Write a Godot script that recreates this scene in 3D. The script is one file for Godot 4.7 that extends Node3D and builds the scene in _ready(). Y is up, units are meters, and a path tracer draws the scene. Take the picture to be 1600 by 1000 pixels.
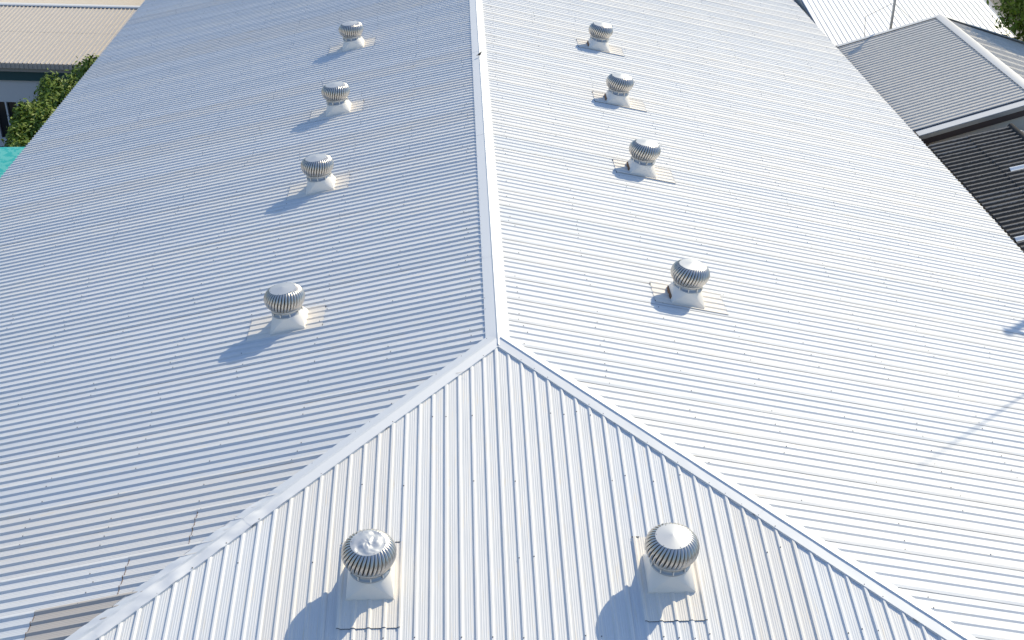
extends Node3D
# A long hall under a ribbed metal hip roof with turbine vents, seen from the air. The ridge runs along z; RY is its height.

const RY := 8.6
const TH := 12.2              # roof pitch, degrees
const EAVE := 12.05           # plan distance from ridge to eave
const ZBACK := -43.0
const PITCH := 0.19
const RIB_H := 0.021
const LEFT_H := 0.028
var tn := tan(deg_to_rad(TH))
var cs := cos(deg_to_rad(TH))
var sn := sin(deg_to_rad(TH))
var M := {}
var used := {}
var rng := RandomNumberGenerator.new()
var wav := FastNoiseLite.new()

# ------------------------------------------------------------------ helpers
func V(x: float, y: float, z: float) -> Vector3: return Vector3(x, y + RY, z)
func numbered(called: String) -> String:
	if not used.has(called):
		used[called] = 0
		return called
	used[called] += 1
	return "%s_%03d" % [called, used[called]]
func tag(o: Node, label: String, category: String, group := "", kind := "") -> void:
	if label: o.set_meta("label", label)
	if category: o.set_meta("category", category)
	if group: o.set_meta("group", group)
	if kind: o.set_meta("kind", kind)
func base(called: String, at: Vector3, label: String, category: String, group := "") -> Node3D:
	var o := Node3D.new()
	o.name = numbered(called)
	add_child(o)
	o.position = at
	tag(o, label, category, group)
	return o
func part(parent: Node, called: String, mesh: Mesh, m: Material, tr := Transform3D.IDENTITY) -> MeshInstance3D:
	var o := MeshInstance3D.new()
	o.name = called
	o.mesh = mesh
	o.material_override = m
	o.transform = tr
	parent.add_child(o, true)
	return o
func st_new() -> SurfaceTool:
	var st := SurfaceTool.new()
	st.begin(Mesh.PRIMITIVE_TRIANGLES)
	return st
func done(st: SurfaceTool) -> ArrayMesh:
	st.generate_normals()
	return st.commit()
# a, b, c, d run counter-clockwise seen from outside
func quad(st: SurfaceTool, a: Vector3, b: Vector3, c: Vector3, d: Vector3) -> void:
	tri(st, a, b, c)
	tri(st, a, c, d)
func tri(st: SurfaceTool, a: Vector3, b: Vector3, c: Vector3) -> void:
	st.add_vertex(a)
	st.add_vertex(c)
	st.add_vertex(b)
func add_box(st: SurfaceTool, c: Vector3, s: Vector3, b := Basis.IDENTITY) -> void:
	st.set_smooth_group(-1)
	var h := s / 2
	var p := []
	for i in 8:
		p.append(c + b * Vector3(h.x * (1 if i & 1 else -1), h.y * (1 if i & 2 else -1), h.z * (1 if i & 4 else -1)))
	for f in [[4, 5, 7, 6], [1, 0, 2, 3], [5, 1, 3, 7], [0, 4, 6, 2], [6, 7, 3, 2], [0, 1, 5, 4]]:
		quad(st, p[f[0]], p[f[1]], p[f[2]], p[f[3]])
func box(c: Vector3, s: Vector3, b := Basis.IDENTITY) -> ArrayMesh:
	var st := st_new()
	add_box(st, c, s, b)
	return done(st)
# a surface of revolution about the axis u through o; profile holds (radius, height)
func add_lathe(st: SurfaceTool, o: Vector3, u: Vector3, profile: Array, n := 24, g := 1) -> void:
	var x := u.cross(Vector3.RIGHT if absf(u.x) < 0.9 else Vector3.BACK).normalized()
	var z := x.cross(u).normalized()
	for j in profile.size() - 1:
		st.set_smooth_group(g)
		for i in n:
			var a0 := TAU * i / n
			var a1 := TAU * (i + 1) / n
			var d0: Vector3 = x * cos(a0) + z * sin(a0)
			var d1: Vector3 = x * cos(a1) + z * sin(a1)
			var p0: Vector2 = profile[j]
			var p1: Vector2 = profile[j + 1]
			quad(st, o + u * p0.y + d1 * p0.x, o + u * p0.y + d0 * p0.x, o + u * p1.y + d0 * p1.x, o + u * p1.y + d1 * p1.x)
func add_tube(st: SurfaceTool, a: Vector3, b: Vector3, r0: float, r1: float, n := 8) -> void:
	var l := a.distance_to(b)
	add_lathe(st, a, (b - a) / l, [Vector2(r0, 0), Vector2(r1, l)], n)
func srgb(r: float, g: float, b: float) -> Color: return Color(r, g, b).linear_to_srgb()
func mat(c: Color, rough := 0.8, metal := 0.0) -> StandardMaterial3D:
	var m := StandardMaterial3D.new()
	m.albedo_color = c
	m.roughness = rough
	m.metallic = metal
	m.cull_mode = BaseMaterial3D.CULL_DISABLED
	return m
# image whose value at (u, v) comes from a callable in 0..1 coordinates
func picture(w: int, h: int, f: Callable) -> ImageTexture:
	var im := Image.create(w, h, false, Image.FORMAT_RGB8)
	for y in h:
		for x in w:
			im.set_pixel(x, y, f.call(x, y))
	im.generate_mipmaps()
	return ImageTexture.create_from_image(im)

# ------------------------------------------------------------------ ribbed sheets
# height of a ribbed sheet at distance s across (ribs at multiples of p)
func rib_height(s: float, p := PITCH, h := RIB_H) -> float:
	var d := absf(s - roundf(s / p) * p)
	return h * clampf((0.035 - d) / 0.024, 0.0, 1.0)
# (s, h) points of one sheet of n pitches; the lap rib lies over the neighbour's at s = 0
func ribbed(n: int, p := PITCH, h := RIB_H, swages := true, lip := 0.054) -> PackedVector2Array:
	var q := PackedVector2Array()
	q.append(Vector2(-lip, 0.008))
	q.append(Vector2(-0.013, h + 0.003))
	q.append(Vector2(0.013, h + 0.003))
	q.append(Vector2(0.037, 0.0))
	for i in range(1, n + 1):
		var s := (i - 1) * p
		if swages:
			for k in [1, 2, 3]:
				var m: float = s + 0.037 + (p - 0.074) * k / 4.0
				q.append(Vector2(m - 0.009, 0))
				q.append(Vector2(m, 0.0024))
				q.append(Vector2(m + 0.009, 0))
		s = i * p
		q.append(Vector2(s - 0.035, 0))
		q.append(Vector2(s - 0.011, h))
		q.append(Vector2(s + 0.011, h))
		if i < n: q.append(Vector2(s + 0.035, 0))
	q.append(Vector2(n * p + 0.03, 0.006))
	return q
func narrow(n: int, p: float, h: float) -> PackedVector2Array:
	var q := PackedVector2Array()
	for i in n + 1:
		for k in [[-0.022, 0.0], [-0.006, h], [0.006, h], [0.022, 0.0]]: q.append(Vector2(i * p + k[0], k[1]))
	return q.slice(0, q.size() - 1)
func mirrored(q: PackedVector2Array, w: float) -> PackedVector2Array:
	var r := PackedVector2Array()
	for i in range(q.size() - 1, -1, -1):
		r.append(Vector2(w - q[i].x, q[i].y))
	return r
func waves(n: int, p: float, h: float, per := 8) -> PackedVector2Array:
	var q := PackedVector2Array()
	for i in n * per + 3:
		q.append(Vector2(p * i / per, h * (0.5 - 0.5 * cos(TAU * i / per))))
	return q
# x across, y out of the roof, z down the slope. from(s), to(s) give the ends of each line of the profile
func sheet(q: PackedVector2Array, from: Callable, to: Callable, stations: int, amp: float, seed_off: float, lift := 0.0) -> ArrayMesh:
	var vs := PackedVector3Array()
	var ns := PackedVector3Array()
	var uv := PackedVector2Array()
	var ix := PackedInt32Array()
	var at := func(j: int, i: int) -> Vector3:
		var a: float = from.call(q[j].x)
		var b: float = to.call(q[j].x)
		var l := lerpf(a, b, float(i) / stations)
		var w := amp * wav.get_noise_2d(q[j].x * 420.0 + seed_off * 37.0, l * 62.0 + seed_off * 11.0)
		return Vector3(q[j].x, q[j].y + lift + w, l)
	for j in q.size() - 1:
		if to.call(q[j].x) - from.call(q[j].x) < 0.01 and to.call(q[j + 1].x) - from.call(q[j + 1].x) < 0.01: continue
		var b0 := vs.size()
		for i in stations + 1:
			var p0: Vector3 = at.call(j, i)
			var p1: Vector3 = at.call(j + 1, i)
			var along: Vector3 = (at.call(j, mini(i + 1, stations)) - at.call(j, maxi(i - 1, 0)))
			if along.length() < 0.001: along = at.call(j + 1, mini(i + 1, stations)) - at.call(j + 1, maxi(i - 1, 0))
			var nn := along.cross(p1 - p0).normalized()
			if nn.y < 0: nn = -nn
			vs.append(p0)
			vs.append(p1)
			ns.append(nn)
			ns.append(nn)
			uv.append(Vector2(p0.x, p0.z))
			uv.append(Vector2(p1.x, p1.z))
		for i in stations:
			var k := b0 + i * 2
			ix.append_array([k, k + 1, k + 3, k, k + 3, k + 2])
	var arr := []
	arr.resize(Mesh.ARRAY_MAX)
	arr[Mesh.ARRAY_VERTEX] = vs
	arr[Mesh.ARRAY_NORMAL] = ns
	arr[Mesh.ARRAY_TEX_UV] = uv
	arr[Mesh.ARRAY_INDEX] = ix
	var m := ArrayMesh.new()
	m.add_surface_from_arrays(Mesh.PRIMITIVE_TRIANGLES, arr)
	return m

# ------------------------------------------------------------------ materials
func streaks(seed_v: int, lo: float, hi: float, warm: float) -> ImageTexture:
	# runs and washes down the slope: fine across, long along; v spans the slope
	var a := FastNoiseLite.new()
	a.seed = seed_v
	a.frequency = 1.0
	a.fractal_octaves = 4
	var b := FastNoiseLite.new()
	b.seed = seed_v + 7
	b.frequency = 1.0
	b.fractal_octaves = 5
	return picture(384, 768, func(x, y):
		var v := 0.5 + 0.5 * a.get_noise_2d(x * 0.13, y * 0.009)
		var w := 0.5 + 0.5 * b.get_noise_2d(x * 0.028 + 90.0, y * 0.022)
		var t := lerpf(lo, hi, clampf(v * 0.6 + w * 0.55 - 0.08, 0, 1))
		var d := clampf((w - 0.56) * 5.0, 0, 1) * clampf((v - 0.46) * 5.0, 0, 1) * warm
		return Color(t, t * (1.0 - 0.06 * d), t * (1.0 - 0.15 * d)).linear_to_srgb())
func make_materials() -> void:
	var rough_tex := streaks(5, 0.70, 1.0, 0.0)
	var tints := [Vector3(0.80, 0.81, 0.82), Vector3(0.82, 0.82, 0.815), Vector3(0.77, 0.785, 0.80), Vector3(0.80, 0.79, 0.775)]
	M.roof = []
	for i in 4:
		var t := StandardMaterial3D.new()
		t.cull_mode = BaseMaterial3D.CULL_DISABLED
		t.albedo_color = srgb(tints[i].x, tints[i].y, tints[i].z)
		t.albedo_texture = streaks(20 + i, 0.88, 1.0, 1.0)
		t.metallic = 0.5
		t.roughness = 0.92
		t.roughness_texture = rough_tex
		t.uv1_scale = Vector3(1.1, 0.083, 1)
		t.uv1_offset = Vector3(0.21 * i, 0.13 * i, 0)
		M.roof.append(t)
	M.stained = M.roof[3].duplicate()
	M.stained.albedo_color = srgb(0.60, 0.56, 0.52)
	M.cap = mat(srgb(0.74, 0.75, 0.76), 0.72, 0.5)
	M.screw = mat(srgb(0.10, 0.09, 0.085), 0.6, 0.3)
	M.lap_dirt = mat(srgb(0.27, 0.20, 0.14), 0.9)
	M.rust = mat(srgb(0.23, 0.13, 0.07), 0.95)
	M.steel = mat(srgb(0.62, 0.585, 0.54), 0.32, 0.95)
	M.steel_cap = mat(srgb(0.56, 0.57, 0.58), 0.55, 0.6)
	M.galv = mat(srgb(0.42, 0.44, 0.46), 0.45, 0.85)
	M.block_dark = mat(srgb(0.12, 0.115, 0.11), 0.7, 0.3)
	M.vent_white = mat(srgb(0.88, 0.825, 0.75), 0.5)
	M.flash = mat(srgb(0.84, 0.79, 0.72), 0.6)
	M.flash.albedo_texture = streaks(61, 0.88, 1.0, 1.0)
	M.flash.uv1_scale = Vector3(1.3, 0.5, 1)
	M.gap = mat(srgb(0.02, 0.02, 0.02), 0.9)
	M.under = mat(srgb(0.35, 0.35, 0.36), 0.9)
	M.wall = mat(srgb(0.62, 0.60, 0.56), 0.9)
	M.gutter = mat(srgb(0.42, 0.43, 0.44), 0.5, 0.5)
	M.beige = mat(srgb(0.58, 0.53, 0.475), 0.5, 0.1)
	M.beige.albedo_texture = streaks(71, 0.78, 1.0, 0.6)
	M.beige.uv1_scale = Vector3(0.9, 0.17, 1)
	M.teal = mat(srgb(0.02, 0.085, 0.095), 0.6)
	M.plaster = mat(srgb(0.68, 0.68, 0.69), 0.9)
	M.soffit = mat(srgb(0.42, 0.40, 0.37), 0.9)
	M.white_roof = mat(srgb(0.84, 0.84, 0.84), 0.6, 0.3)
	M.white_roof.albedo_texture = streaks(81, 0.84, 1.0, 0.5)
	M.white_roof.uv1_scale = Vector3(0.9, 0.06, 1)
	M.grey_roof = mat(srgb(0.76, 0.715, 0.645), 0.75, 0.0)
	M.grey_roof.albedo_texture = streaks(91, 0.62, 1.0, 0.6)
	M.grey_roof.uv1_scale = Vector3(0.9, 0.28, 1)
	M.grey_cap = mat(srgb(0.66, 0.655, 0.64), 0.7, 0.1)
	M.brown = mat(srgb(0.06, 0.042, 0.038), 0.6)
	M.cream = mat(srgb(0.60, 0.55, 0.47), 0.9)
	# blackened cement sheets: sunlit crests and shaded valleys painted into the colour, ragged outline
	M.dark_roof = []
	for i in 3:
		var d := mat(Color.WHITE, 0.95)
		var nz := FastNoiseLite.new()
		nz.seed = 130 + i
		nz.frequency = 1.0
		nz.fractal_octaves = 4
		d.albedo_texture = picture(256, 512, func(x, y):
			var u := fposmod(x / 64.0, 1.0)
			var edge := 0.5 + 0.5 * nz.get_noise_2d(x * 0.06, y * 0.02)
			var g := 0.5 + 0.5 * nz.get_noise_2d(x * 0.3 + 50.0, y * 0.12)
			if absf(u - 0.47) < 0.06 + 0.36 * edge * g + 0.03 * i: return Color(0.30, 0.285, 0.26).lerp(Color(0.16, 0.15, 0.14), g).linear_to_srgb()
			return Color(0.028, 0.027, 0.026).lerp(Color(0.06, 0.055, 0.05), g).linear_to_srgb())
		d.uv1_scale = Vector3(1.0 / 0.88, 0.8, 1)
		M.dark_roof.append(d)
	M.skylight = mat(srgb(0.75, 0.77, 0.78), 0.4)
	M.turquoise = mat(srgb(0.03, 0.42, 0.40), 0.6)
	var tq := FastNoiseLite.new()
	tq.seed = 4
	tq.frequency = 0.03
	tq.fractal_octaves = 5
	M.turquoise.albedo_color = Color.WHITE
	M.turquoise.albedo_texture = picture(256, 256, func(x, y):
		var v := clampf((tq.get_noise_2d(x, y) + 0.05) * 5.0 + 0.5, 0, 1)
		return Color(0.02, 0.38, 0.36).lerp(Color(0.10, 0.47, 0.43), v).linear_to_srgb())
	M.turquoise.uv1_triplanar = true
	M.turquoise.uv1_scale = Vector3(0.5, 0.5, 0.5)
	M.leaf = mat(Color.WHITE, 0.6)
	M.leaf.vertex_color_use_as_albedo = true
	M.leaf.backlight_enabled = true
	M.leaf.backlight = Color(0.12, 0.16, 0.02)
	M.bark = mat(srgb(0.10, 0.075, 0.055), 0.95)
	M.glass = mat(srgb(0.02, 0.022, 0.025), 0.15)
	M.frame = mat(srgb(0.10, 0.09, 0.09), 0.7)
	M.concrete = mat(srgb(0.33, 0.32, 0.30), 0.95)
	M.cable = mat(srgb(0.05, 0.05, 0.05), 0.7)
	M.feather = mat(srgb(0.045, 0.038, 0.03), 0.9)
	var gn := FastNoiseLite.new()
	gn.seed = 12
	gn.frequency = 0.02
	gn.fractal_octaves = 5
	M.ground = mat(Color.WHITE, 0.95)
	M.ground.albedo_texture = picture(256, 256, func(x, y):
		var v := 0.5 + 0.5 * gn.get_noise_2d(x, y)
		return Color(0.13, 0.12, 0.10).lerp(Color(0.24, 0.22, 0.19), v).linear_to_srgb())
	M.ground.uv1_scale = Vector3(40, 40, 1)

# ------------------------------------------------------------------ the hall
func make_hall() -> void:
	var hall := base("warehouse", Vector3.ZERO, "long hall under a pale ribbed metal hip roof with ridge cap and ten turbine vents", "warehouse")
	# walls and gutters
	var wt := RY - EAVE * tn - 0.08
	part(hall, "wall", box(Vector3(-11.7, wt / 2, (ZBACK + 11.7) / 2), Vector3(0.25, wt, 11.7 - ZBACK)), M.wall)
	part(hall, "wall", box(Vector3(11.7, wt / 2, (ZBACK + 11.7) / 2), Vector3(0.25, wt, 11.7 - ZBACK)), M.wall)
	part(hall, "wall", box(Vector3(0, wt / 2, 11.7), Vector3(23.15, wt, 0.25)), M.wall)
	var st := st_new()
	var zb := ZBACK + 0.12
	for s in [0.0, 0.25]:
		var a := Vector3(-11.82, 0, zb - 0.2 + s)
		var b := Vector3(11.82, 0, zb - 0.2 + s)
		var up := Vector3(0, wt, 0)
		var top := Vector3(0, RY - 0.06, zb - 0.2 + s)
		if s > 0:
			quad(st, a, b, b + up, a + up)
			tri(st, a + up, b + up, top)
		else:
			quad(st, b, a, a + up, b + up)
			tri(st, b + up, a + up, top)
	part(hall, "gable_wall", done(st), M.wall)
	for s in [-1.0, 1.0]:
		st = st_new()
		var gy := -EAVE * tn - 0.10
		var gz := (ZBACK + EAVE) / 2
		var gl := EAVE - ZBACK
		add_box(st, V(s * (EAVE - 0.14), gy - 0.055, gz), Vector3(0.012, 0.13, gl))
		add_box(st, V(s * (EAVE - 0.015), gy - 0.05, gz), Vector3(0.012, 0.14, gl))
		add_box(st, V(s * (EAVE - 0.0775), gy - 0.115, gz), Vector3(0.112, 0.01, gl))
		part(hall, "gutter", done(st), M.gutter)
	# decks under the sheets, sheets on them
	st = st_new()
	var dk := -0.03
	quad(st, V(-EAVE, -EAVE * tn + dk, EAVE), V(0, dk, 0), V(0, dk, ZBACK), V(-EAVE, -EAVE * tn + dk, ZBACK))
	var left := part(hall, "roof_slope", done(st), M.under)
	left.set_meta("label", "bluish slope turned away from the sun")
	st = st_new()
	quad(st, V(0, dk, 0), V(EAVE, -EAVE * tn + dk, EAVE), V(EAVE, -EAVE * tn + dk, ZBACK), V(0, dk, ZBACK))
	var right := part(hall, "roof_slope", done(st), M.under)
	right.set_meta("label", "bright white slope turned towards the sun")
	st = st_new()
	tri(st, V(-EAVE, -EAVE * tn + dk, EAVE), V(EAVE, -EAVE * tn + dk, EAVE), V(0, dk, 0))
	var hip := part(hall, "roof_slope", done(st), M.under)
	hip.set_meta("label", "triangular hip end slope")

	var q := ribbed(4, PITCH, 0.021)
	var w := 4 * PITCH
	var le := (EAVE + 0.06) / cs
	# variants of a full sheet
	var full := []
	for i in 6:
		full.append(sheet(q, func(_s): return 0.05, func(_s): return le, 16, 0.0022, i * 3.7))
	# right slope: across = -z, laps at z = -0.686 - 0.76 i
	var br := Basis(Vector3(0, 0, -1), Vector3(sn, cs, 0), Vector3(cs, -sn, 0))
	var zr := -0.686 + w * 17
	for i in 73:
		var z := zr - w * i
		if z - w < ZBACK: break
		var m: Mesh = full[rng.randi() % 6]
		if z > -0.2:
			m = sheet(q, func(s): return minf(maxf(0.05, z - s + 0.03) / cs, le), func(_s): return le, 14, 0.0022, i * 1.3)
			if z - w > EAVE: continue
		part(right, "roof_sheet", m, M.roof[[0, 0, 1, 1, 0, 1, 2][rng.randi() % 7]], Transform3D(br, V(0, 0, z)))
	# left slope: across = +z, laps at z = 3.036 + 0.76 i
	q = ribbed(4, PITCH, LEFT_H)
	full = []
	for i in 6:
		full.append(sheet(q, func(_s): return 0.05, func(_s): return le, 16, 0.0022, i * 3.7 + 1.1))
	var bl := Basis(Vector3(0, 0, 1), Vector3(-sn, cs, 0), Vector3(-cs, -sn, 0))
	var joints := {0: 4.17, 1: 4.94, 2: 5.98, 3: 6.9}
	for i in range(-61, 12):
		var z := 3.036 + w * i
		if z < ZBACK: continue
		var m: Mesh = full[rng.randi() % 6]
		var mt: Material = M.roof[[0, 2, 2, 3, 0, 1][rng.randi() % 6]]
		var tr := Transform3D(bl, V(0, 0, z))
		if z + w > -0.2:
			if z > EAVE - 0.1: continue
			var fr := func(s): return minf(maxf(0.05, z + s + 0.03) / cs, le)
			if joints.has(i):
				var j: float = joints[i] / cs
				var up := sheet(q, fr, func(s): return maxf(fr.call(s), j), 3, 0.001, i * 2.1, 0.005)
				part(left, "roof_sheet", up, M.roof[3] if i < 2 else M.stained, tr)
				m = sheet(q, func(s): return maxf(fr.call(s), j - 0.15), func(_s): return le, 10, 0.0022, i * 1.9)
				# rust along the cut end
				var rs := st_new()
				for k in 60:
					var s0 := w * k / 60.0
					var s1 := w * (k + 1) / 60.0
					var rw := rng.randf_range(0.003, 0.012)
					var h0 := rib_height(s0, PITCH, LEFT_H) + 0.0072
					var h1 := rib_height(s1, PITCH, LEFT_H) + 0.0072
					quad(rs, Vector3(s0, h0, j + 0.002), Vector3(s1, h1, j + 0.002), Vector3(s1, h1, j - rw), Vector3(s0, h0, j - rw))
				part(left, "rusty_edge", done(rs), M.rust, tr)
			else:
				m = sheet(q, fr, func(_s): return le, 14, 0.0022, i * 1.7)
		part(left, "roof_sheet", m, mt, tr)
	# hip end: across = +x, ribs at x = -1.562 + 0.19 i
	var bh := Basis(Vector3(1, 0, 0), Vector3(0, cs, sn), Vector3(0, -sn, cs))
	var qm := mirrored(ribbed(4, PITCH, RIB_H, true, 0.034), w)
	for i in range(-14, 18):
		var x := -1.562 + w * i
		if x > EAVE or x + w < -EAVE: continue
		var m := sheet(qm, func(s): return minf((absf(x + s) + 0.03) / cs, le), func(_s): return le, 16, 0.0026, i * 2.3 + 50)
		part(hip, "roof_sheet", m, M.roof[[0, 1, 1, 0, 3][rng.randi() % 5]], Transform3D(bh, V(x, 0, 0)))

	# brown dirt lines, laid as thin strips along some laps of the bluish slope
	for a in [[-3, 0.4, 9.0], [-1, 3.0, 10.5], [0, 5.6, 11.0], [-5, 1.5, 6.0], [-8, 0.3, 7.5], [-12, 2.0, 8.0], [-15, 0.5, 11.0], [-20, 1.0, 9.5]]:
		var ss := st_new()
		var n := int((a[2] - a[1]) / 0.08)
		var wide := 0.004
		for k in n:
			var l0: float = a[1] + 0.08 * k
			var nxt := clampf(wide + rng.randf_range(-0.002, 0.002), 0.001, 0.007)
			quad(ss, Vector3(0.037, 0.0028, l0), Vector3(0.037, 0.0028, l0 + 0.08), Vector3(0.037 + nxt, 0.0028, l0 + 0.08), Vector3(0.037 + wide, 0.0028, l0))
			wide = nxt
		part(left, "dirt_strip", done(ss), M.lap_dirt, Transform3D(bl, V(0, 0, 3.036 + w * a[0])))
	# screws on the ribs, in rows over the purlins
	var sm := CylinderMesh.new()
	sm.top_radius = 0.005
	sm.bottom_radius = 0.009
	sm.height = 0.009
	sm.radial_segments = 6
	sm.rings = 0
	for k in 3:
		var list := []
		var b: Basis = [bl, br, bh][k]
		var n := 300 if k < 2 else 130
		for i in n:
			var pos := 0.0
			if k == 0: pos = 11.9 - (11.9 - 3.036) + 38 * PITCH - PITCH * i
			elif k == 1: pos = -0.686 + 60 * PITCH - PITCH * i
			else: pos = -1.562 - 52 * PITCH + PITCH * i
			var off := absf(pos) if k == 2 else maxf(pos, 0.0)
			for r in 10:
				var l := 0.42 + 1.27 * r
				if l * cs < off + 0.28 or rng.randf() < 0.6: continue
				var p := Vector3(0, 0, pos) if k < 2 else Vector3(pos, 0, 0)
				var loc := b * Vector3(rng.randf_range(-0.004, 0.004), (LEFT_H if k == 0 else RIB_H) + 0.006, l + rng.randf_range(-0.07, 0.07))
				list.append(Transform3D(b, p + loc + Vector3(0, RY, 0)))
			# fixings of the cap
			var ce := (0.165 if k < 2 else 0.0) if off == 0.0 else off + 0.185
			if ce > 0 and ce < EAVE and rng.randf() < 0.3:
				list.append(Transform3D(b, (Vector3(0, 0, pos) if k < 2 else Vector3(pos, 0, 0)) + b * Vector3(0, RIB_H + 0.011, ce / cs) + Vector3(0, RY, 0)))
		var mm := MultiMesh.new()
		mm.transform_format = MultiMesh.TRANSFORM_3D
		mm.mesh = sm
		mm.instance_count = list.size()
		for i in list.size(): mm.set_instance_transform(i, list[i])
		var mi := MultiMeshInstance3D.new()
		mi.name = "roofing_screws"
		mi.multimesh = mm
		mi.material_override = M.screw
		mi.set_meta("kind", "stuff")
		[left, right, hip][k].add_child(mi, true)

	# caps: two flanges that lie on the ribs, lips scribed down into the pans
	var z0 := 0.20
	var pc := 0
	while z0 > ZBACK:
		var z1 := maxf(z0 - 3.06, ZBACK)
		var c := st_new()
		for s in [-1.0, 1.0]:
			var nrm := Vector3(s * sn, cs, 0)
			var dn := Vector3(s * cs, -sn, 0)
			var n := int((z0 - z1) / 0.012)
			for i in n:
				var za := z0 - (z0 - z1) * i / n
				var zb2 := z0 - (z0 - z1) * (i + 1) / n
				if i % 12 == 0:
					var zc := z0 - (z0 - z1) * mini(i + 12, n) / n
					var pts := [[0.0, 0.052], [0.013, 0.038], [0.10, 0.035], [0.185, 0.031]]
					for k in 3:
						c.set_smooth_group((2 if s > 0 else 3) if k > 0 else (6 if s > 0 else 7))
						var f := func(z: float, e: Array) -> Vector3:
							var bump := 0.002 * wav.get_noise_2d(z * 40.0, e[0] * 300.0 + 77.0 * s) if e[0] > 0 else 0.0
							return V(0, 0, z) + dn * e[0] + (nrm if e[0] > 0 else Vector3.UP) * (e[1] + bump + 0.002 * (pc % 2)) - Vector3(0, maxf(z, 0.0) * tn, 0)
						if s > 0: quad(c, f.call(za, pts[k]), f.call(za, pts[k + 1]), f.call(zc, pts[k + 1]), f.call(zc, pts[k]))
						else: quad(c, f.call(za, pts[k + 1]), f.call(za, pts[k]), f.call(zc, pts[k]), f.call(zc, pts[k + 1]))
				c.set_smooth_group(-1)
				var ga: float = rib_height(za + 0.686) if s > 0 else rib_height(za - 3.036, PITCH, LEFT_H)
				var gb: float = rib_height(zb2 + 0.686) if s > 0 else rib_height(zb2 - 3.036, PITCH, LEFT_H)
				var ea := V(0, 0, za) + dn * 0.185 + nrm * 0.031
				var eb := V(0, 0, zb2) + dn * 0.185 + nrm * 0.031
				var fa := V(0, 0, za) + dn * 0.192 + nrm * (ga + 0.002)
				var fb := V(0, 0, zb2) + dn * 0.192 + nrm * (gb + 0.002)
				if s > 0: quad(c, fa, fb, eb, ea)
				else: quad(c, fb, fa, ea, eb)
		part(hall, "ridge_cap", done(c), M.cap)
		z0 -= 3.0
		pc += 1
	for s in [-1.0, 1.0]:
		var e := Vector3(s, -tn, 1).normalized()
		var a0 := 0.05
		pc = 0
		while a0 < EAVE * 1.4142:
			var a1 := minf(a0 + 2.5, EAVE * 1.42)
			var c := st_new()
			for k in 2:       # 0: flange on the hip end, 1: flange on the side slope
				var nrm := Vector3(0, cs, sn) if k == 0 else Vector3(s * sn, cs, 0)
				var wd := e.cross(nrm).normalized()
				var want := Vector3(-s, 0, 0) if k == 0 else Vector3(0, 0, -1)
				if wd.dot(want) < 0: wd = -wd
				var flip := (wd.cross(e)).dot(nrm) < 0
				var pts := [[0.0, 0.054], [0.013, 0.037], [0.06, 0.035], [0.11, 0.033], [0.155, 0.031]]
				var f := func(a: float, p: Array) -> Vector3:
					var dent := 0.002
					if s < 0 and a > 4.3 and a < 7.4: dent = 0.026
					var bump := dent * wav.get_noise_2d(a * 190.0 + 31.0 * k, p[0] * 500.0 + 200.0 * s) if p[0] > 0 else 0.0
					return V(0, 0, 0) + e * a + wd * p[0] + (nrm if p[0] > 0 else Vector3(s * sn, 2 * cs, sn).normalized()) * (p[1] + bump + 0.002 * (pc % 2))
				var n := int((a1 - a0) / 0.012)
				for i in n:
					var aa := a0 + (a1 - a0) * i / n
					var ab := a0 + (a1 - a0) * (i + 1) / n
					if i % 6 == 0:
						var ac := a0 + (a1 - a0) * mini(i + 6, n) / n
						for j in 4:
							c.set_smooth_group(2 + k if j > 0 else 6 + k)
							if flip: quad(c, f.call(aa, pts[j + 1]), f.call(ac, pts[j + 1]), f.call(ac, pts[j]), f.call(aa, pts[j]))
							else: quad(c, f.call(aa, pts[j]), f.call(ac, pts[j]), f.call(ac, pts[j + 1]), f.call(aa, pts[j + 1]))
					c.set_smooth_group(-1)
					var lip := []
					for v in [aa, ab]:
						var top: Vector3 = V(0, 0, 0) + e * v + wd * 0.155 + nrm * 0.031
						var foot: Vector3 = V(0, 0, 0) + e * v + wd * 0.162
						var g := rib_height(foot.x + 1.562) if k == 0 else (rib_height(foot.z + 0.686) if s > 0 else rib_height(foot.z - 3.036, PITCH, LEFT_H))
						lip.append(top)
						lip.append(foot + nrm * (g + 0.002))
					if flip: quad(c, lip[1], lip[3], lip[2], lip[0])
					else: quad(c, lip[3], lip[1], lip[0], lip[2])
			part(hall, "hip_cap", done(c), M.cap)
			a0 += 2.42
			pc += 1

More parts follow.
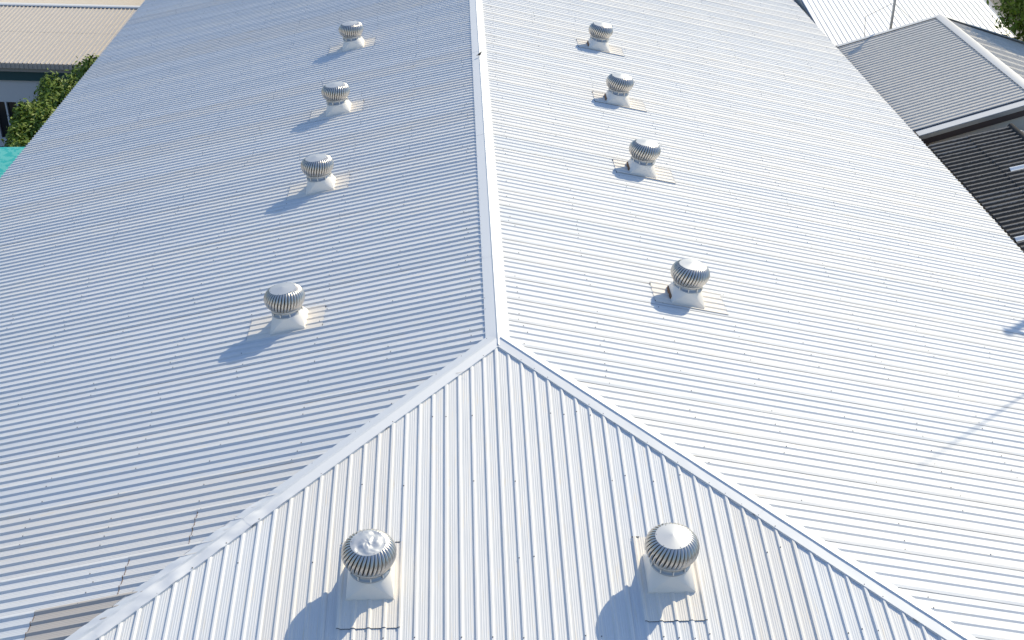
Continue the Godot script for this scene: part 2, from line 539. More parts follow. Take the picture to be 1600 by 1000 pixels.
# ------------------------------------------------------------------ turbine vents
# local frame: y out of the roof, z down the slope
func vent_meshes() -> Dictionary:
	var d := {}
	var tilt := deg_to_rad(6.1)
	var u := Vector3(0, cos(tilt), -sin(tilt))
	d.u = u
	var q := ribbed(4)
	for i in q.size():
		q[i] = Vector2(q[i].x - 0.38, q[i].y)
	q = q.slice(1, q.size() - 1)
	d.flash = sheet(q, func(_s): return -0.60, func(_s): return 0.72, 6, 0.003, 3.0, 0.011)
	var e := st_new()
	for j in q.size() - 1:
		quad(e, Vector3(q[j].x, q[j].y + 0.0015, 0.7215), Vector3(q[j + 1].x, q[j + 1].y + 0.0015, 0.7215), Vector3(q[j + 1].x, q[j + 1].y + 0.0125, 0.7215), Vector3(q[j].x, q[j].y + 0.0125, 0.7215))
	d.edge = done(e)
	# square to round base
	var st := st_new()
	var hs := 0.30
	var c := [Vector3(hs, 0.036, hs), Vector3(hs, 0.036, -hs), Vector3(-hs, 0.036, -hs), Vector3(-hs, 0.036, hs)]
	var ring := func(a: float) -> Vector3: return u * 0.25 + Vector3(sin(a) * 0.255, 0, cos(a) * 0.255)
	for k in 4:
		var mid := PI / 4 + PI / 2 * k
		st.set_smooth_group(1)
		for i in 10:
			var a0 := mid - PI / 4 + PI / 2 * i / 10
			var a1 := mid - PI / 4 + PI / 2 * (i + 1) / 10
			tri(st, c[k], ring.call(a1), ring.call(a0))
		st.set_smooth_group(-1)
		tri(st, c[k], c[(k + 1) % 4], ring.call(mid + PI / 4))
		var lo := Vector3(0, -0.033, 0)
		quad(st, c[k] + lo, c[(k + 1) % 4] + lo, c[(k + 1) % 4], c[k])
	d.base = done(st)
	# throat collar with a recessed bearing gap and small brackets
	st = st_new()
	add_lathe(st, Vector3.ZERO, u, [Vector2(0.262, 0.235), Vector2(0.262, 0.262), Vector2(0.246, 0.262), Vector2(0.246, 0.325)], 40)
	d.collar = done(st)
	st = st_new()
	add_lathe(st, Vector3.ZERO, u, [Vector2(0.250, 0.318), Vector2(0.262, 0.320), Vector2(0.262, 0.342), Vector2(0.247, 0.350), Vector2(0.20, 0.350)], 40)
	d.band = done(st)
	d.bracket = box(Vector3(0, 0.285, 0.262), Vector3(0.014, 0.055, 0.014))
	# one vane; the outer edge lies at the lower angle
	st = st_new()
	st.set_smooth_group(1)
	var prof := [Vector2(0.245, 0.345), Vector2(0.283, 0.375), Vector2(0.310, 0.415), Vector2(0.326, 0.46), Vector2(0.332, 0.505), Vector2(0.328, 0.55), Vector2(0.312, 0.595), Vector2(0.283, 0.635), Vector2(0.250, 0.662), Vector2(0.219, 0.676)]
	var n := prof.size()
	var width := TAU / 36 * 1.12
	var vp := func(j: int, k: int) -> Vector3:
		var t := float(j) / (n - 1)
		var x := k / 5.0
		var dip := 0.25 + 0.75 * sin(PI * t)
		var r: float = prof[j].x + [-0.052, -0.02, 0.004, 0.014, 0.012, -0.004][k] * dip
		var a := deg_to_rad(20.0 * t) + width * (x - 0.5)
		return Vector3(sin(a) * r, prof[j].y - 0.004 * (1.0 - x), cos(a) * r)
	for j in n - 1:
		for k in 5:
			quad(st, vp.call(j, k), vp.call(j, k + 1), vp.call(j + 1, k + 1), vp.call(j + 1, k))
	d.vane = done(st)
	st = st_new()
	add_lathe(st, Vector3.ZERO, Vector3.UP, [Vector2(0.0, 0.33), Vector2(0.225, 0.33), Vector2(0.235, 0.45), Vector2(0.225, 0.58), Vector2(0.12, 0.67)], 20)  # added dark core: stops sun passing through the head, darkens the vane gaps
	d.sun_block = done(st)
	d.cap = vent_cap(0.0, 1)
	d.cap_dented = vent_cap(0.02, 5)
	st = st_new()
	for i in 6:
		var a := TAU * (i + 0.3) / 6
		add_lathe(st, Vector3(sin(a) * 0.207, 0.676, cos(a) * 0.207), Vector3.UP, [Vector2(0.005, 0), Vector2(0.004, 0.006), Vector2(0.0, 0.0065)], 6)
	d.rivets = done(st)
	return d
func vent_cap(dent: float, sd: int) -> ArrayMesh:
	var st := st_new()
	st.set_smooth_group(1)
	var f := FastNoiseLite.new()
	f.seed = sd
	f.frequency = 4.5
	var p := func(r: float, a: float) -> Vector3:
		var x := sin(a) * r
		var z := cos(a) * r
		var y := 0.676 + 0.030 * (1.0 - r / 0.222)
		if r < 0.19: y += dent * minf(f.get_noise_2d(x, z), 0.25) * 1.6
		y += 0.0012 * f.get_noise_2d(x * 0.6 + 4, z * 0.6)
		return Vector3(x, y, z)
	for j in 12:
		for i in 48:
			var r0 := 0.222 * j / 12.0
			var r1 := 0.222 * (j + 1) / 12.0
			var a0 := TAU * i / 48
			var a1 := TAU * (i + 1) / 48
			quad(st, p.call(r0, a0), p.call(r1, a0), p.call(r1, a1), p.call(r0, a1))
	st.set_smooth_group(2)
	for i in 48:
		var a0 := TAU * i / 48
		var a1 := TAU * (i + 1) / 48
		var dn := Vector3(0, -0.012, 0)
		quad(st, p.call(0.222, a0) + dn, p.call(0.222, a1) + dn, p.call(0.222, a1), p.call(0.222, a0))
	return done(st)
func make_vent(d: Dictionary, at: Vector3, b: Basis, dented: bool, spin: float, label: String, rusty: bool) -> void:
	var t := base("turbine_vent", at, label, "roof vent", "turbine vents on the ribbed roof")
	t.basis = b
	var fl := part(t, "flashing", d.flash, M.flash)
	part(fl, "flashing_edge", d.edge, M.rust if rusty else M.gap)
	var vb := part(t, "vent_base", d.base, M.vent_white)
	if rusty: part(vb, "rusty_seam", box(Vector3(0.02, 0.045, -0.304), Vector3(0.40, 0.085, 0.012)), M.rust)
	for x in [-0.36, 0.34]: part(fl, "lap_end", box(Vector3(x, 0.016, -0.602), Vector3(0.10, 0.010, 0.008)), M.gap)
	var co := part(t, "collar", d.collar, M.galv)
	var tilted := Basis(Vector3.RIGHT, -deg_to_rad(6.1))
	for i in 10:
		part(co, "bracket", d.bracket, M.vent_white, Transform3D(tilted * Basis(Vector3.UP, TAU * i / 10 + spin), Vector3.ZERO))
	var head := part(t, "turbine_head", d.band, M.steel)
	for i in 36:
		part(head, "vane", d.vane, M.steel, Transform3D(tilted * Basis(Vector3.UP, TAU * i / 36 + spin), Vector3.ZERO))
	part(head, "added_sun_block", d.sun_block, M.block_dark, Transform3D(tilted, Vector3.ZERO))
	var cp := part(t, "turbine_cap", d.cap_dented if dented else d.cap, M.steel_cap, Transform3D(tilted * Basis(Vector3.UP, spin), Vector3.ZERO))
	if dented: cp.set_meta("label", "dented top disc")
	part(cp, "rivets", d.rivets, M.screw)

func make_vents() -> void:
	var d := vent_meshes()
	var bl := Basis(Vector3(0, 0, 1), Vector3(-sn, cs, 0), Vector3(-cs, -sn, 0))
	var br := Basis(Vector3(0, 0, -1), Vector3(sn, cs, 0), Vector3(cs, -sn, 0))
	var bh := Basis(Vector3(1, 0, 0), Vector3(0, cs, sn), Vector3(0, -sn, cs))
	make_vent(d, V(-1.752, -4.46 * tn, 4.46), bh, true, 0.1, "turbine vent on the hip end with a dented top disc", false)
	make_vent(d, V(2.048, -4.46 * tn, 4.46), bh, false, 0.0, "turbine vent on the hip end with a smooth undented top disc", false)
	var names := ["on the bluish slope nearest to the hip end", "second from the hip end on the bluish slope", "third from the hip end on the bluish slope", "farthest from the hip end on the bluish slope"]
	var zl := [-1.855, -7.86, -12.53, -17.77]
	var zr := [-2.55, -8.51, -12.99, -17.6]
	for i in 4:
		# centre on the middle rib of the sheets below
		var z: float = 3.036 + roundf((zl[i] - 3.036) / PITCH) * PITCH
		make_vent(d, V(-3.47, -3.47 * tn, z), bl, false, 0.3 * i, "turbine vent " + names[i], false)
		z = -0.686 + roundf((zr[i] + 0.686) / PITCH) * PITCH
		make_vent(d, V(3.40, -3.40 * tn, z), br, false, 0.2 + 0.3 * i, "turbine vent " + names[i].replace("bluish", "bright white"), true)

# ------------------------------------------------------------------ neighbours
# a slope of ribbed sheets: o is the upper start corner, b the basis (across, out, down)
func slope(parent: Node, o: Vector3, b: Basis, count: int, q: PackedVector2Array, w: float, length: float, mats: Array, amp := 0.002) -> void:
	var vs := []
	for i in 3: vs.append(sheet(q, func(_s): return 0.0, func(_s): return length, 6, amp, 5.3 * i + length))
	for i in count:
		part(parent, "roof_sheet", vs[rng.randi() % 3], mats[rng.randi() % mats.size()], Transform3D(b, o + b.x * (w * i)))
func make_left_building() -> void:
	var yaw := atan2(0.106, 0.994)
	var o := V(-12.75, -5.0, -29.83)            # eave corner beside the hall
	var h := base("storehouse", Vector3(o.x, 0, o.z), "beige ribbed-roof storehouse with a dark teal band under its eave", "building")
	h.rotation.y = -yaw
	# local: x to the right along the eave, z towards the camera, eave at y = e
	var e := o.y
	var p := deg_to_rad(7.0)
	var c := cos(p)
	var s := sin(p)
	var run := 5.55
	var q := narrow(4, 0.172, 0.042)
	var w := 0.688
	var n := 16
	var st := st_new()
	quad(st, Vector3(-n * w, e - 0.03, 0), Vector3(0, e - 0.03, 0), Vector3(0, e - 0.03 + run * s, -run * c), Vector3(-n * w, e - 0.03 + run * s, -run * c))
	var f := part(h, "roof_slope", done(st), M.under)
	var b := Basis(Vector3(1, 0, 0), Vector3(0, c, s), Vector3(0, -s, c))
	var top := Vector3(-n * w, e + run * s, -run * c)
	slope(f, top, b, n, q, w, 2.75, [M.beige])
	slope(f, top + b.z * 2.6 - b.y * 0.004, b, n, q, w, run - 2.6 + 0.12, [M.beige])
	slope(f, Vector3(-n * w, e - 0.012, 0.118), Basis(Vector3(1, 0, 0), Vector3(0, 0, 1), Vector3(0, -1, 0)), n, q, w, 0.2, [M.beige])
	st = st_new()
	quad(st, Vector3(0, e - 0.03, -2 * run * c), Vector3(-n * w, e - 0.03, -2 * run * c), Vector3(-n * w, e - 0.03 + run * s, -run * c), Vector3(0, e - 0.03 + run * s, -run * c))
	var r := part(h, "roof_slope", done(st), M.under)
	slope(r, Vector3(0, e + run * s, -run * c), Basis(Vector3(-1, 0, 0), Vector3(0, c, -s), Vector3(0, -s, -c)), n, q, w, run + 0.1, [M.beige])
	st = st_new()
	for k in [-1.0, 1.0]:
		var a := Vector3(-n * w, e + run * s + 0.055, -run * c)
		var a2 := Vector3(0, e + run * s + 0.055, -run * c)
		var dn := Vector3(0, -0.03, k * 0.2)
		if k > 0:
			quad(st, a + dn, a2 + dn, a2, a)
			quad(st, a + dn + Vector3(0, -0.02, 0.004), a2 + dn + Vector3(0, -0.02, 0.004), a2 + dn, a + dn)
		else: quad(st, a, a2, a2 + dn, a + dn)
	part(h, "ridge_cap", done(st), M.grey_cap)
	part(h, "gutter", box(Vector3(-n * w / 2, e - 0.18, -0.02), Vector3(n * w, 0.12, 0.13)), M.gutter)
	part(h, "soffit", box(Vector3(-n * w / 2, e - 0.33, -0.25), Vector3(n * w, 0.16, 0.34)), M.soffit)
	part(h, "fascia_band", box(Vector3(-n * w / 2, e - 0.63, -0.36), Vector3(n * w, 0.40, 0.16)), M.teal)
	# front wall with a row of arched windows
	var zw := -0.5
	var top_y := e - 0.42
	part(h, "wall", box(Vector3(-n * w / 2, (e - 1.75 + top_y) / 2, zw), Vector3(n * w, top_y - (e - 1.75), 0.2)), M.plaster)
	part(h, "wall", box(Vector3(-n * w / 2, 0.175, zw), Vector3(n * w, 0.35, 0.2)), M.plaster)
	var wy := e - 1.75
	var cols := int(n * w / 0.46)
	for i in cols + 1:
		part(h, "pier", box(Vector3(-0.03 - i * 0.46, (0.35 + wy) / 2, zw), Vector3(0.06, wy - 0.35, 0.2)), M.plaster)
		if i == cols: break
		var x0 := -0.06 - i * 0.46 - 0.40
		var win := st_new()
		add_box(win, Vector3(x0 + 0.015, (0.35 + wy) / 2, zw), Vector3(0.03, wy - 0.35, 0.1))
		add_box(win, Vector3(x0 + 0.385, (0.35 + wy) / 2, zw), Vector3(0.03, wy - 0.35, 0.1))
		win.set_smooth_group(-1)
		for k in 8:       # arched head
			var a0 := PI * k / 8
			var a1 := PI * (k + 1) / 8
			var m := Vector3(x0 + 0.2, wy - 0.1, zw + 0.06)
			var p0 := m + Vector3(cos(a0) * 0.2, sin(a0) * 0.1, 0)
			var p1 := m + Vector3(cos(a1) * 0.2, sin(a1) * 0.1, 0)
			quad(win, p1, p0, Vector3(p0.x, wy + 0.001, p0.z), Vector3(p1.x, wy + 0.001, p1.z))
		var fr := part(h, "window", done(win), M.frame)
		part(fr, "pane", box(Vector3(x0 + 0.2, (0.35 + wy) / 2, zw - 0.01), Vector3(0.35, wy - 0.35, 0.01)), M.glass)
	part(h, "side_wall", box(Vector3(-0.1, (e - 0.1) / 2, -run * c), Vector3(0.2, e - 0.2, 2 * run * c - 1.3)), M.plaster)
	part(h, "side_wall", box(Vector3(-n * w + 0.1, (e - 0.1) / 2, -run * c), Vector3(0.2, e - 0.2, 2 * run * c - 1.3)), M.plaster)
	part(h, "back_wall", box(Vector3(-n * w / 2, (e - 0.1) / 2, -2 * run * c + 0.6), Vector3(n * w, e - 0.2, 0.2)), M.plaster)

func make_turquoise() -> void:
	var y := RY - 4.0
	var t := base("canopy", Vector3(-15.2, 0, -18.0), "mottled turquoise canopy roof beside the hedge", "canopy")
	var b := Basis(Vector3.RIGHT, deg_to_rad(3))
	part(t, "canopy_sheet", box(Vector3(0, y, 2.35), Vector3(5.4, 0.05, 5.4), b), M.turquoise)
	part(t, "edge_beam", box(Vector3(0, y - 0.13 + 0.11, -0.30), Vector3(5.4, 0.14, 0.08)), M.frame)
	for x in [-2.5, 2.5]:
		for z in [0.0, 4.6]:
			part(t, "post", box(Vector3(x, (y - 0.35) / 2, z), Vector3(0.1, y - 0.35, 0.1)), M.gutter)

# ------------------------------------------------------------------ foliage
func leaves(blobs: Array, n: int, size: float, sd: int) -> ArrayMesh:
	var g := RandomNumberGenerator.new()
	g.seed = sd
	var vs := PackedVector3Array()
	var ns := PackedVector3Array()
	var cl := PackedColorArray()
	var vol := 0.0
	for bb in blobs: vol += bb[1].x * bb[1].y + bb[1].y * bb[1].z + bb[1].x * bb[1].z
	for bb in blobs:
		var c: Vector3 = bb[0]
		var r: Vector3 = bb[1]
		var m := int(n * (r.x * r.y + r.y * r.z + r.x * r.z) / vol)
		for i in m:
			var d := Vector3(g.randfn(), g.randfn(), g.randfn()).normalized()
			var k := 1.0 - 0.5 * pow(g.randf(), 2.0) + 0.1 * g.randfn()
			var p := c + d * r * k
			var nn := (d + Vector3(g.randfn(), g.randfn() + 0.5, g.randfn()) * 0.55).normalized()
			var x := nn.cross(Vector3(g.randfn(), g.randfn(), g.randfn())).normalized()
			var y := nn.cross(x)
			var s := size * g.randf_range(0.6, 1.3)
			var tip := p + x * s
			var a := p + y * s * 0.42 + nn * s * 0.1
			var bq := p - y * s * 0.42 + nn * s * 0.1
			var tail := p - x * s
			var v := g.randf()
			var col := Color(0.10, 0.165, 0.008).lerp(Color(0.16, 0.23, 0.012), v)
			for q in [tail, a, tip, tail, tip, bq]:
				vs.append(q)
				ns.append(nn)
				cl.append(col)
	var arr := []
	arr.resize(Mesh.ARRAY_MAX)
	arr[Mesh.ARRAY_VERTEX] = vs
	arr[Mesh.ARRAY_NORMAL] = ns
	arr[Mesh.ARRAY_COLOR] = cl
	var ms := ArrayMesh.new()
	ms.add_surface_from_arrays(Mesh.PRIMITIVE_TRIANGLES, arr)
	return ms
func plant(called: String, at: Vector3, label: String, category: String, group: String, height: float, rad: Vector3, n: int, size: float, sd: int) -> void:
	var t := base(called, at, label, category, group)
	var g := RandomNumberGenerator.new()
	g.seed = sd
	var cy := height - rad.y
	var blobs := [[Vector3(0, cy, 0), rad * 0.82]]
	for i in 9:
		var d := Vector3(g.randfn(), g.randfn() * 0.8, g.randfn()).normalized()
		blobs.append([Vector3(0, cy, 0) + d * rad * 0.72, rad * g.randf_range(0.28, 0.45)])
	part(t, "crown", leaves(blobs, n, size, sd), M.leaf)
	var st := st_new()
	var top := Vector3(0, cy, 0)
	add_tube(st, Vector3.ZERO, top, 0.05 * height / 3.0 + 0.02, 0.04, 8)
	for i in 6:
		var d := Vector3(g.randfn(), g.randf_range(0.2, 1.0), g.randfn()).normalized()
		var a := top * g.randf_range(0.6, 1.0)
		add_tube(st, a, a + d * rad * 0.8, 0.03, 0.012, 6)
	part(t, "trunk", done(st), M.bark)
func make_plants() -> void:
	# hedge between the hall and the storehouse
	var row := [[-13.75, -20.2, 4.3], [-13.95, -21.5, 4.55], [-14.1, -22.8, 4.7], [-14.1, -24.1, 4.8], [-14.0, -25.4, 4.8], [-13.7, -26.8, 4.9]]
	var lab := ["green hedge shrub next to the turquoise canopy", "second green hedge shrub from the turquoise canopy", "third green hedge shrub from the turquoise canopy", "third green hedge shrub from the beige storehouse", "second green hedge shrub from the beige storehouse", "green hedge shrub closest to the beige storehouse"]
	for i in row.size():
		var r: Array = row[i]
		plant("hedge_shrub", Vector3(r[0], 0, r[1]), lab[i], "shrub", "hedge shrubs along the hall", r[2], Vector3(1.1, 2.1, 1.2), 24000, 0.085, 40 + i)
	plant("broadleaf_tree", Vector3(19.35, 0, -24.85), "dark leafy tree at the corner of the white roof", "tree", "", RY + 1.2, Vector3(1.8, 2.2, 1.9), 22000, 0.11, 77)

func make_white_building() -> void:
	var y := RY - 3.0
	var p := deg_to_rad(8.0)
	var c := cos(p)
	var s := sin(p)
	var run := 18.0
	var w := 0.76
	var n := 9
	var h := base("annex_building", Vector3(12.24, 0, -25.35), "annex with a bright white ribbed roof behind the grey-roofed house", "building")
	var st := st_new()
	quad(st, Vector3(0, y - 0.03, 0), Vector3(n * w + 0.3, y - 0.03, 0), Vector3(n * w + 0.3, y - 0.03 + run * s, -run * c), Vector3(0, y - 0.03 + run * s, -run * c))
	var f := part(h, "roof_slope", done(st), M.under)
	slope(f, Vector3(0.05, y + run * s, -run * c), Basis(Vector3(1, 0, 0), Vector3(0, c, s), Vector3(0, -s, c)), n, narrow(4, PITCH, 0.018), w, run + 0.1, [M.white_roof])
	part(h, "wall", box(Vector3(n * w / 2, (y - 0.1) / 2, -0.3), Vector3(n * w, y - 0.1, 0.2)), M.wall)
	for x in [0.15, n * w - 0.1]:
		st = st_new()
		var a := Vector3(x - 0.1, 0, -0.4)
		var bk := Vector3(x - 0.1, 0, -run * c + 0.2)
		for k in [0.0, 0.2]:
			var o := Vector3(k, 0, 0)
			var up := Vector3(0, y - 0.05, 0)
			var up2 := Vector3(0, y - 0.1 + run * s, 0)
			if k > 0: quad(st, a + o, bk + o, bk + o + up2, a + o + up)
			else: quad(st, bk, a, a + up, bk + up2)
		part(h, "side_wall", done(st), M.wall)
	part(h, "back_wall", box(Vector3(n * w / 2, (y + run * s - 0.1) / 2, -run * c + 0.2), Vector3(n * w, y + run * s - 0.1, 0.2)), M.wall)

# a small gabled building beside the hall, ridge along z
func gable_house(called: String, label: String, x0: float, x1: float, ye: float, pitch: float, za: float, zb: float) -> Dictionary:
	var h := base(called, Vector3.ZERO, label, "house")
	var p := deg_to_rad(pitch)
	var half := (x1 - x0) / 2
	var xr := x0 + half
	var yr := ye + half * tan(p)
	var st := st_new()
	quad(st, V(x0, ye - 0.03, zb), V(xr, yr - 0.03, zb), V(xr, yr - 0.03, za), V(x0, ye - 0.03, za))
	var l := part(h, "roof_slope", done(st), M.under)
	st = st_new()
	quad(st, V(xr, yr - 0.03, zb), V(x1, ye - 0.03, zb), V(x1, ye - 0.03, za), V(xr, yr - 0.03, za))
	var r := part(h, "roof_slope", done(st), M.under)
	var bl := Basis(Vector3(0, 0, 1), Vector3(-sin(p), cos(p), 0), Vector3(-cos(p), -sin(p), 0))
	var br := Basis(Vector3(0, 0, -1), Vector3(sin(p), cos(p), 0), Vector3(cos(p), -sin(p), 0))
	return {"h": h, "l": l, "r": r, "bl": bl, "br": br, "xr": xr, "yr": yr, "len": half / cos(p), "half": half}
func gable_walls(g: Dictionary, x0: float, x1: float, ye: float, za: float, zb: float, m: Material, inset: float) -> void:
	for z in [zb - inset, za + inset]:
		var st := st_new()
		for k in [-0.1, 0.1]:
			var a := Vector3(x0 + 0.3, 0, z + k)
			var b := Vector3(x1 - 0.3, 0, z + k)
			var up := Vector3(0, ye + RY - 0.06, 0)
			var top := Vector3(g.xr, g.yr + RY - 0.10, z + k)
			if k > 0:
				quad(st, a, b, b + up, a + up)
				tri(st, a + up, b + up, top)
			else:
				quad(st, b, a, a + up, b + up)
				tri(st, b + up, a + up, top)
		part(g.h, "gable_wall", done(st), m)
	for x in [x0 + 0.4, x1 - 0.4]:
		part(g.h, "wall", box(Vector3(x, (ye + RY - 0.1) / 2, (za + zb) / 2), Vector3(0.2, ye + RY - 0.1, zb - za - 2 * inset - 0.2)), m)
func make_grey_house() -> void:
	var x0 := 12.3
	var x1 := 18.9
	var ye := -2.7
	var za := -24.14
	var zb := -15.62
	var g := gable_house("grey_roof_house", "small gabled house with a weathered grey ribbed roof and brown barge board", x0, x1, ye, 17.17, za, zb)
	var p := 0.2
	var w := 0.8
	var q := ribbed(4, p, 0.028, false)
	var n := 11
	slope(g.l, V(g.xr, g.yr, za + 0.02), g.bl, n - 1, q, w, g.len + 0.1, [M.grey_roof])
	slope(g.r, V(g.xr, g.yr, zb - 0.02), g.br, n - 1, ribbed(4, p, 0.03, false), w, g.len + 0.1, [M.grey_roof])
	# ridge cap and verge trims
	var st := st_new()
	for s in [-1.0, 1.0]:
		var bb: Basis = g.bl if s < 0 else g.br
		var a := V(g.xr, g.yr + 0.065, zb)
		var b := V(g.xr, g.yr + 0.065, za)
		var dn := bb.z * 0.20 - bb.y * 0.03
		if s > 0: quad(st, a, a + dn, b + dn, b)
		else: quad(st, a + dn, a, b, b + dn)
	part(g.h, "ridge_cap", done(st), M.grey_cap)
	for z in [zb, za]:
		for s in [-1.0, 1.0]:
			var bb: Basis = g.bl if s < 0 else g.br
			var inw := -1.0 if z == zb else 1.0
			var wide := 0.30 if z == zb else 0.16
			var o := V(g.xr, g.yr, z)
			var bs := Basis(bb.z, bb.y, bb.z.cross(bb.y))
			var L: float = g.len + 0.06
			part(g.h, "verge_trim", box(o + bb.z * L / 2 + bb.y * 0.037 + Vector3(0, 0, inw * (wide / 2 - 0.02)), Vector3(L, 0.012, wide), bs), M.grey_cap)
			part(g.h, "verge_trim", box(o + bb.z * L / 2 - bb.y * 0.03 + Vector3(0, 0, -inw * 0.03), Vector3(L, 0.12, 0.015), bs), M.galv)
			part(g.h, "barge_board", box(o + bb.z * L / 2 - bb.y * 0.185 + Vector3(0, 0, -inw * 0.005), Vector3(L, 0.18, 0.03), bs), M.brown)
	gable_walls(g, x0, x1, ye, za, zb, M.cream, 0.16)
	part(g.h, "gutter", box(V(x0 - 0.06, ye - 0.1, (za + zb) / 2), Vector3(0.1, 0.1, zb - za)), M.brown)
func make_dark_house() -> void:
	var x0 := 12.3
	var x1 := 16.7
	var ye := -2.74
	var za := -15.03
	var zb := -3.2
	var g := gable_house("dark_roof_house", "low house with a blackened corrugated roof and pale translucent sheets", x0, x1, ye, 13.36, za, zb)
	var p := 0.22
	var w := 0.88
	var q := waves(4, p, 0.055)
	var n := int((zb - za) / w)
	var ms := []
	for i in 3: ms.append(sheet(q, func(_s): return 0.0, func(_s): return 1.2, 3, 0.004, 9.1 * i))
	for k in 2:
		var pa: Node = [g.l, g.r][k]
		var b: Basis = [g.bl, g.br][k]
		var o := V(g.xr, g.yr, za) if k == 0 else V(g.xr, g.yr, zb)
		for i in n:
			for c in 2:
				var tr := Transform3D(b * Basis(Vector3.UP, rng.randf_range(-0.004, 0.004)), o + b.x * (w * i) + b.z * (1.08 * c + rng.randf_range(-0.015, 0.015)) + b.y * (0.004 - 0.009 * c + 0.003 * (i % 2)))
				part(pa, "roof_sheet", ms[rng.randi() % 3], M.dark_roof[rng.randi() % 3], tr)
	# pale translucent sheets laid in the course below the ridge
	for a in [[-12.53, 0.06], [-9.0, 1.31]]:
		var sk := sheet(waves(1, p, 0.055), func(_s): return 0.0, func(_s): return 0.95, 2, 0.002, 1.0)
		var o: Vector3 = V(g.xr, g.yr, za) + g.bl.x * (p * roundf((a[0] - za) / p)) + g.bl.z * a[1] + g.bl.y * 0.014
		part(g.l, "translucent_sheet", sk, M.skylight, Transform3D(g.bl, o))
	var st := st_new()
	add_lathe(st, V(g.xr, g.yr + 0.01, za), Vector3(0, 0, 1), [Vector2(0.09, 0), Vector2(0.09, zb - za)], 12)
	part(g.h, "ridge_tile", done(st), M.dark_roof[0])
	gable_walls(g, x0, x1, ye - 0.05, za, zb, M.cream, 0.3)

func make_masts() -> void:
	# pole standing in the gap between the grey-roofed house and the annex
	var x := 14.3
	var z := -25.0
	var top := -0.86
	var t := base("mast_pole", Vector3(x, 0, z), "grey metal mast behind the grey-roofed house, stayed by thin wires", "pole")
	var st := st_new()
	add_tube(st, Vector3.ZERO, Vector3(0, RY + top, 0), 0.055, 0.045, 12)
	part(t, "pole", done(st), M.galv)
	st = st_new()
	add_lathe(st, Vector3(0, RY + top - 0.05, 0), Vector3(-0.5, -0.15, 0.6).normalized(), [Vector2(0.03, -0.05), Vector2(0.05, 0.1), Vector2(0.09, 0.25), Vector2(0.16, 0.36)], 16)
	part(t, "horn_speaker", done(st), M.galv)
	var pt := Vector3(0, RY - 1.45, 0)
	st = st_new()
	var rod_top := Vector3(-0.93, RY - 1.95, -0.02)
	add_tube(st, pt, rod_top, 0.006, 0.006, 5)
	part(t, "stay_wire", done(st), M.cable)
	st = st_new()
	add_tube(st, rod_top, rod_top + Vector3(0, -1.1, 0.4), 0.009, 0.009, 5)
	part(t, "stay_rod", done(st), M.cable)
	st = st_new()
	add_tube(st, pt + Vector3(0, -0.02, 0), Vector3(0.8, RY - 2.15, 0.75), 0.006, 0.006, 5)
	part(t, "stay_wire", done(st), M.cable)
	# utility pole and thin antenna mast beyond the dark roof; their shadows reach the bright slope
	var u := base("utility_pole", Vector3(17.3, 0, -11.0), "tall concrete utility pole with a crossarm beyond the dark roof", "pole")
	st = st_new()
	add_tube(st, Vector3.ZERO, Vector3(0, RY + 6.1, 0), 0.12, 0.085, 14)
	part(u, "pole", done(st), M.concrete)
	part(u, "crossarm", box(Vector3(0.5, RY + 5.75, 0.1), Vector3(1.6, 0.1, 0.1)), M.bark)
	var a := base("antenna_mast", V(14.5, -2.3, -6.5), "thin tall antenna mast on the ridge of the dark roof", "mast")
	st = st_new()
	add_tube(st, Vector3.ZERO, Vector3(0, 10.1, 0), 0.032, 0.012, 8)
	part(a, "mast", done(st), M.galv)
	part(a, "mast_foot", box(Vector3(0, 0.13, 0), Vector3(0.2, 0.06, 0.2)), M.galv)

func make_bird() -> void:
	var b := base("bird", V(0.0, 0.058, -14.3), "small dark bird perched on the ridge cap", "bird")
	b.rotation.y = 2.2
	var st := st_new()
	st.set_smooth_group(1)
	# body and head in one surface, nose along +z
	var rings := [[-0.10, 0.035, 0.006, 0.003], [-0.06, 0.042, 0.012, 0.008], [-0.03, 0.05, 0.022, 0.02], [0.0, 0.058, 0.028, 0.028], [0.025, 0.068, 0.026, 0.028], [0.04, 0.085, 0.017, 0.018], [0.048, 0.098, 0.017, 0.016], [0.060, 0.102, 0.013, 0.013], [0.068, 0.100, 0.005, 0.005], [0.082, 0.097, 0.001, 0.001]]
	for j in rings.size() - 1:
		for i in 12:
			var p := []
			for k in [[j, i], [j, i + 1], [j + 1, i + 1], [j + 1, i]]:
				var r: Array = rings[k[0]]
				var a: float = TAU * k[1] / 12
				p.append(Vector3(cos(a) * r[2], r[1] + sin(a) * r[3], r[0]))
			quad(st, p[0], p[1], p[2], p[3])
	part(b, "body", done(st), M.feather)
	for s in [-1.0, 1.0]:
		st = st_new()
		add_tube(st, Vector3(s * 0.012, 0, 0.005), Vector3(s * 0.012, 0.036, 0.0), 0.0025, 0.004, 6)
		part(b, "leg", done(st), M.feather)

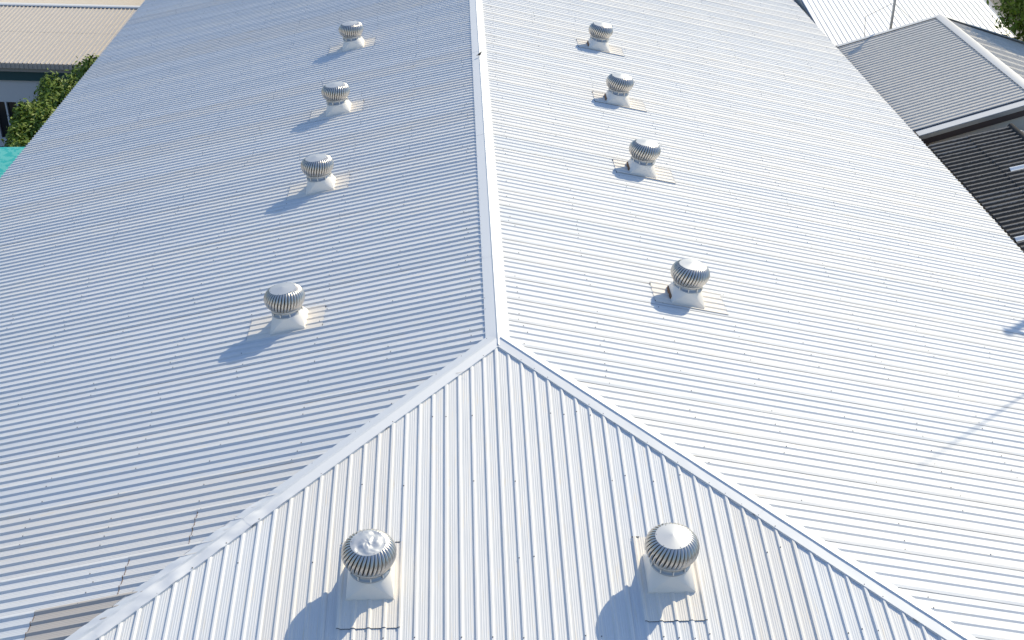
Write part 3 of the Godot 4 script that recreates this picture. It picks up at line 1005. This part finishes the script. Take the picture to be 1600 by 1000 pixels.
# ------------------------------------------------------------------ scene
func _ready() -> void:
	var cam := Camera3D.new()
	cam.name = "camera"
	add_child(cam)
	cam.position = V(-0.559, 9.654, 16.795)
	cam.rotation_order = EULER_ORDER_YXZ
	cam.rotation_degrees = Vector3(-29.046, -2.653, 0.470)
	cam.fov = rad_to_deg(2.0 * atan(500.0 / 1954.6))
	cam.near = 0.1
	cam.far = 2000.0
	cam.current = true
	var sky_m := PhysicalSkyMaterial.new()
	sky_m.rayleigh_coefficient = 2.0
	sky_m.mie_coefficient = 0.005
	sky_m.turbidity = 5.0
	sky_m.sun_disk_scale = 1.0
	sky_m.ground_color = Color(0.25, 0.24, 0.22)
	sky_m.energy_multiplier = 4.0
	sky_m.rayleigh_color = Color(0.26, 0.39, 0.71)
	var sky := Sky.new()
	sky.sky_material = sky_m
	var env := Environment.new()
	env.background_mode = Environment.BG_SKY
	env.sky = sky
	env.background_energy_multiplier = 1.15
	env.tonemap_mode = Environment.TONE_MAPPER_LINEAR
	env.tonemap_exposure = 1.2
	env.sdfgi_enabled = true
	env.ssao_enabled = true
	env.ssil_enabled = true
	var we := WorldEnvironment.new()
	we.name = "environment"
	we.environment = env
	add_child(we)
	var sun := DirectionalLight3D.new()
	sun.name = "sun"
	sun.light_energy = 1.2
	sun.light_color = Color(1.0, 0.95, 0.835)
	sun.light_angular_distance = 0.5
	sun.shadow_enabled = true
	add_child(sun)
	var el := deg_to_rad(38.0)
	var az := deg_to_rad(45.0)
	var to_sun := Vector3(cos(el) * sin(az), sin(el), -cos(el) * cos(az))
	sun.look_at_from_position(Vector3(0, 60, 0), Vector3(0, 60, 0) - to_sun, Vector3.UP)

	rng.seed = 20240
	wav.seed = 3
	wav.frequency = 0.01
	wav.fractal_octaves = 3
	make_materials()
	var gp := PlaneMesh.new()
	gp.size = Vector2(900, 900)
	var ground := part(self, "ground", gp, M.ground)
	ground.set_meta("kind", "structure")
	make_hall()
	make_white_building()
	make_grey_house()
	make_dark_house()
	make_left_building()
	make_turquoise()
	make_vents()
	make_masts()
	make_plants()
	make_bird()
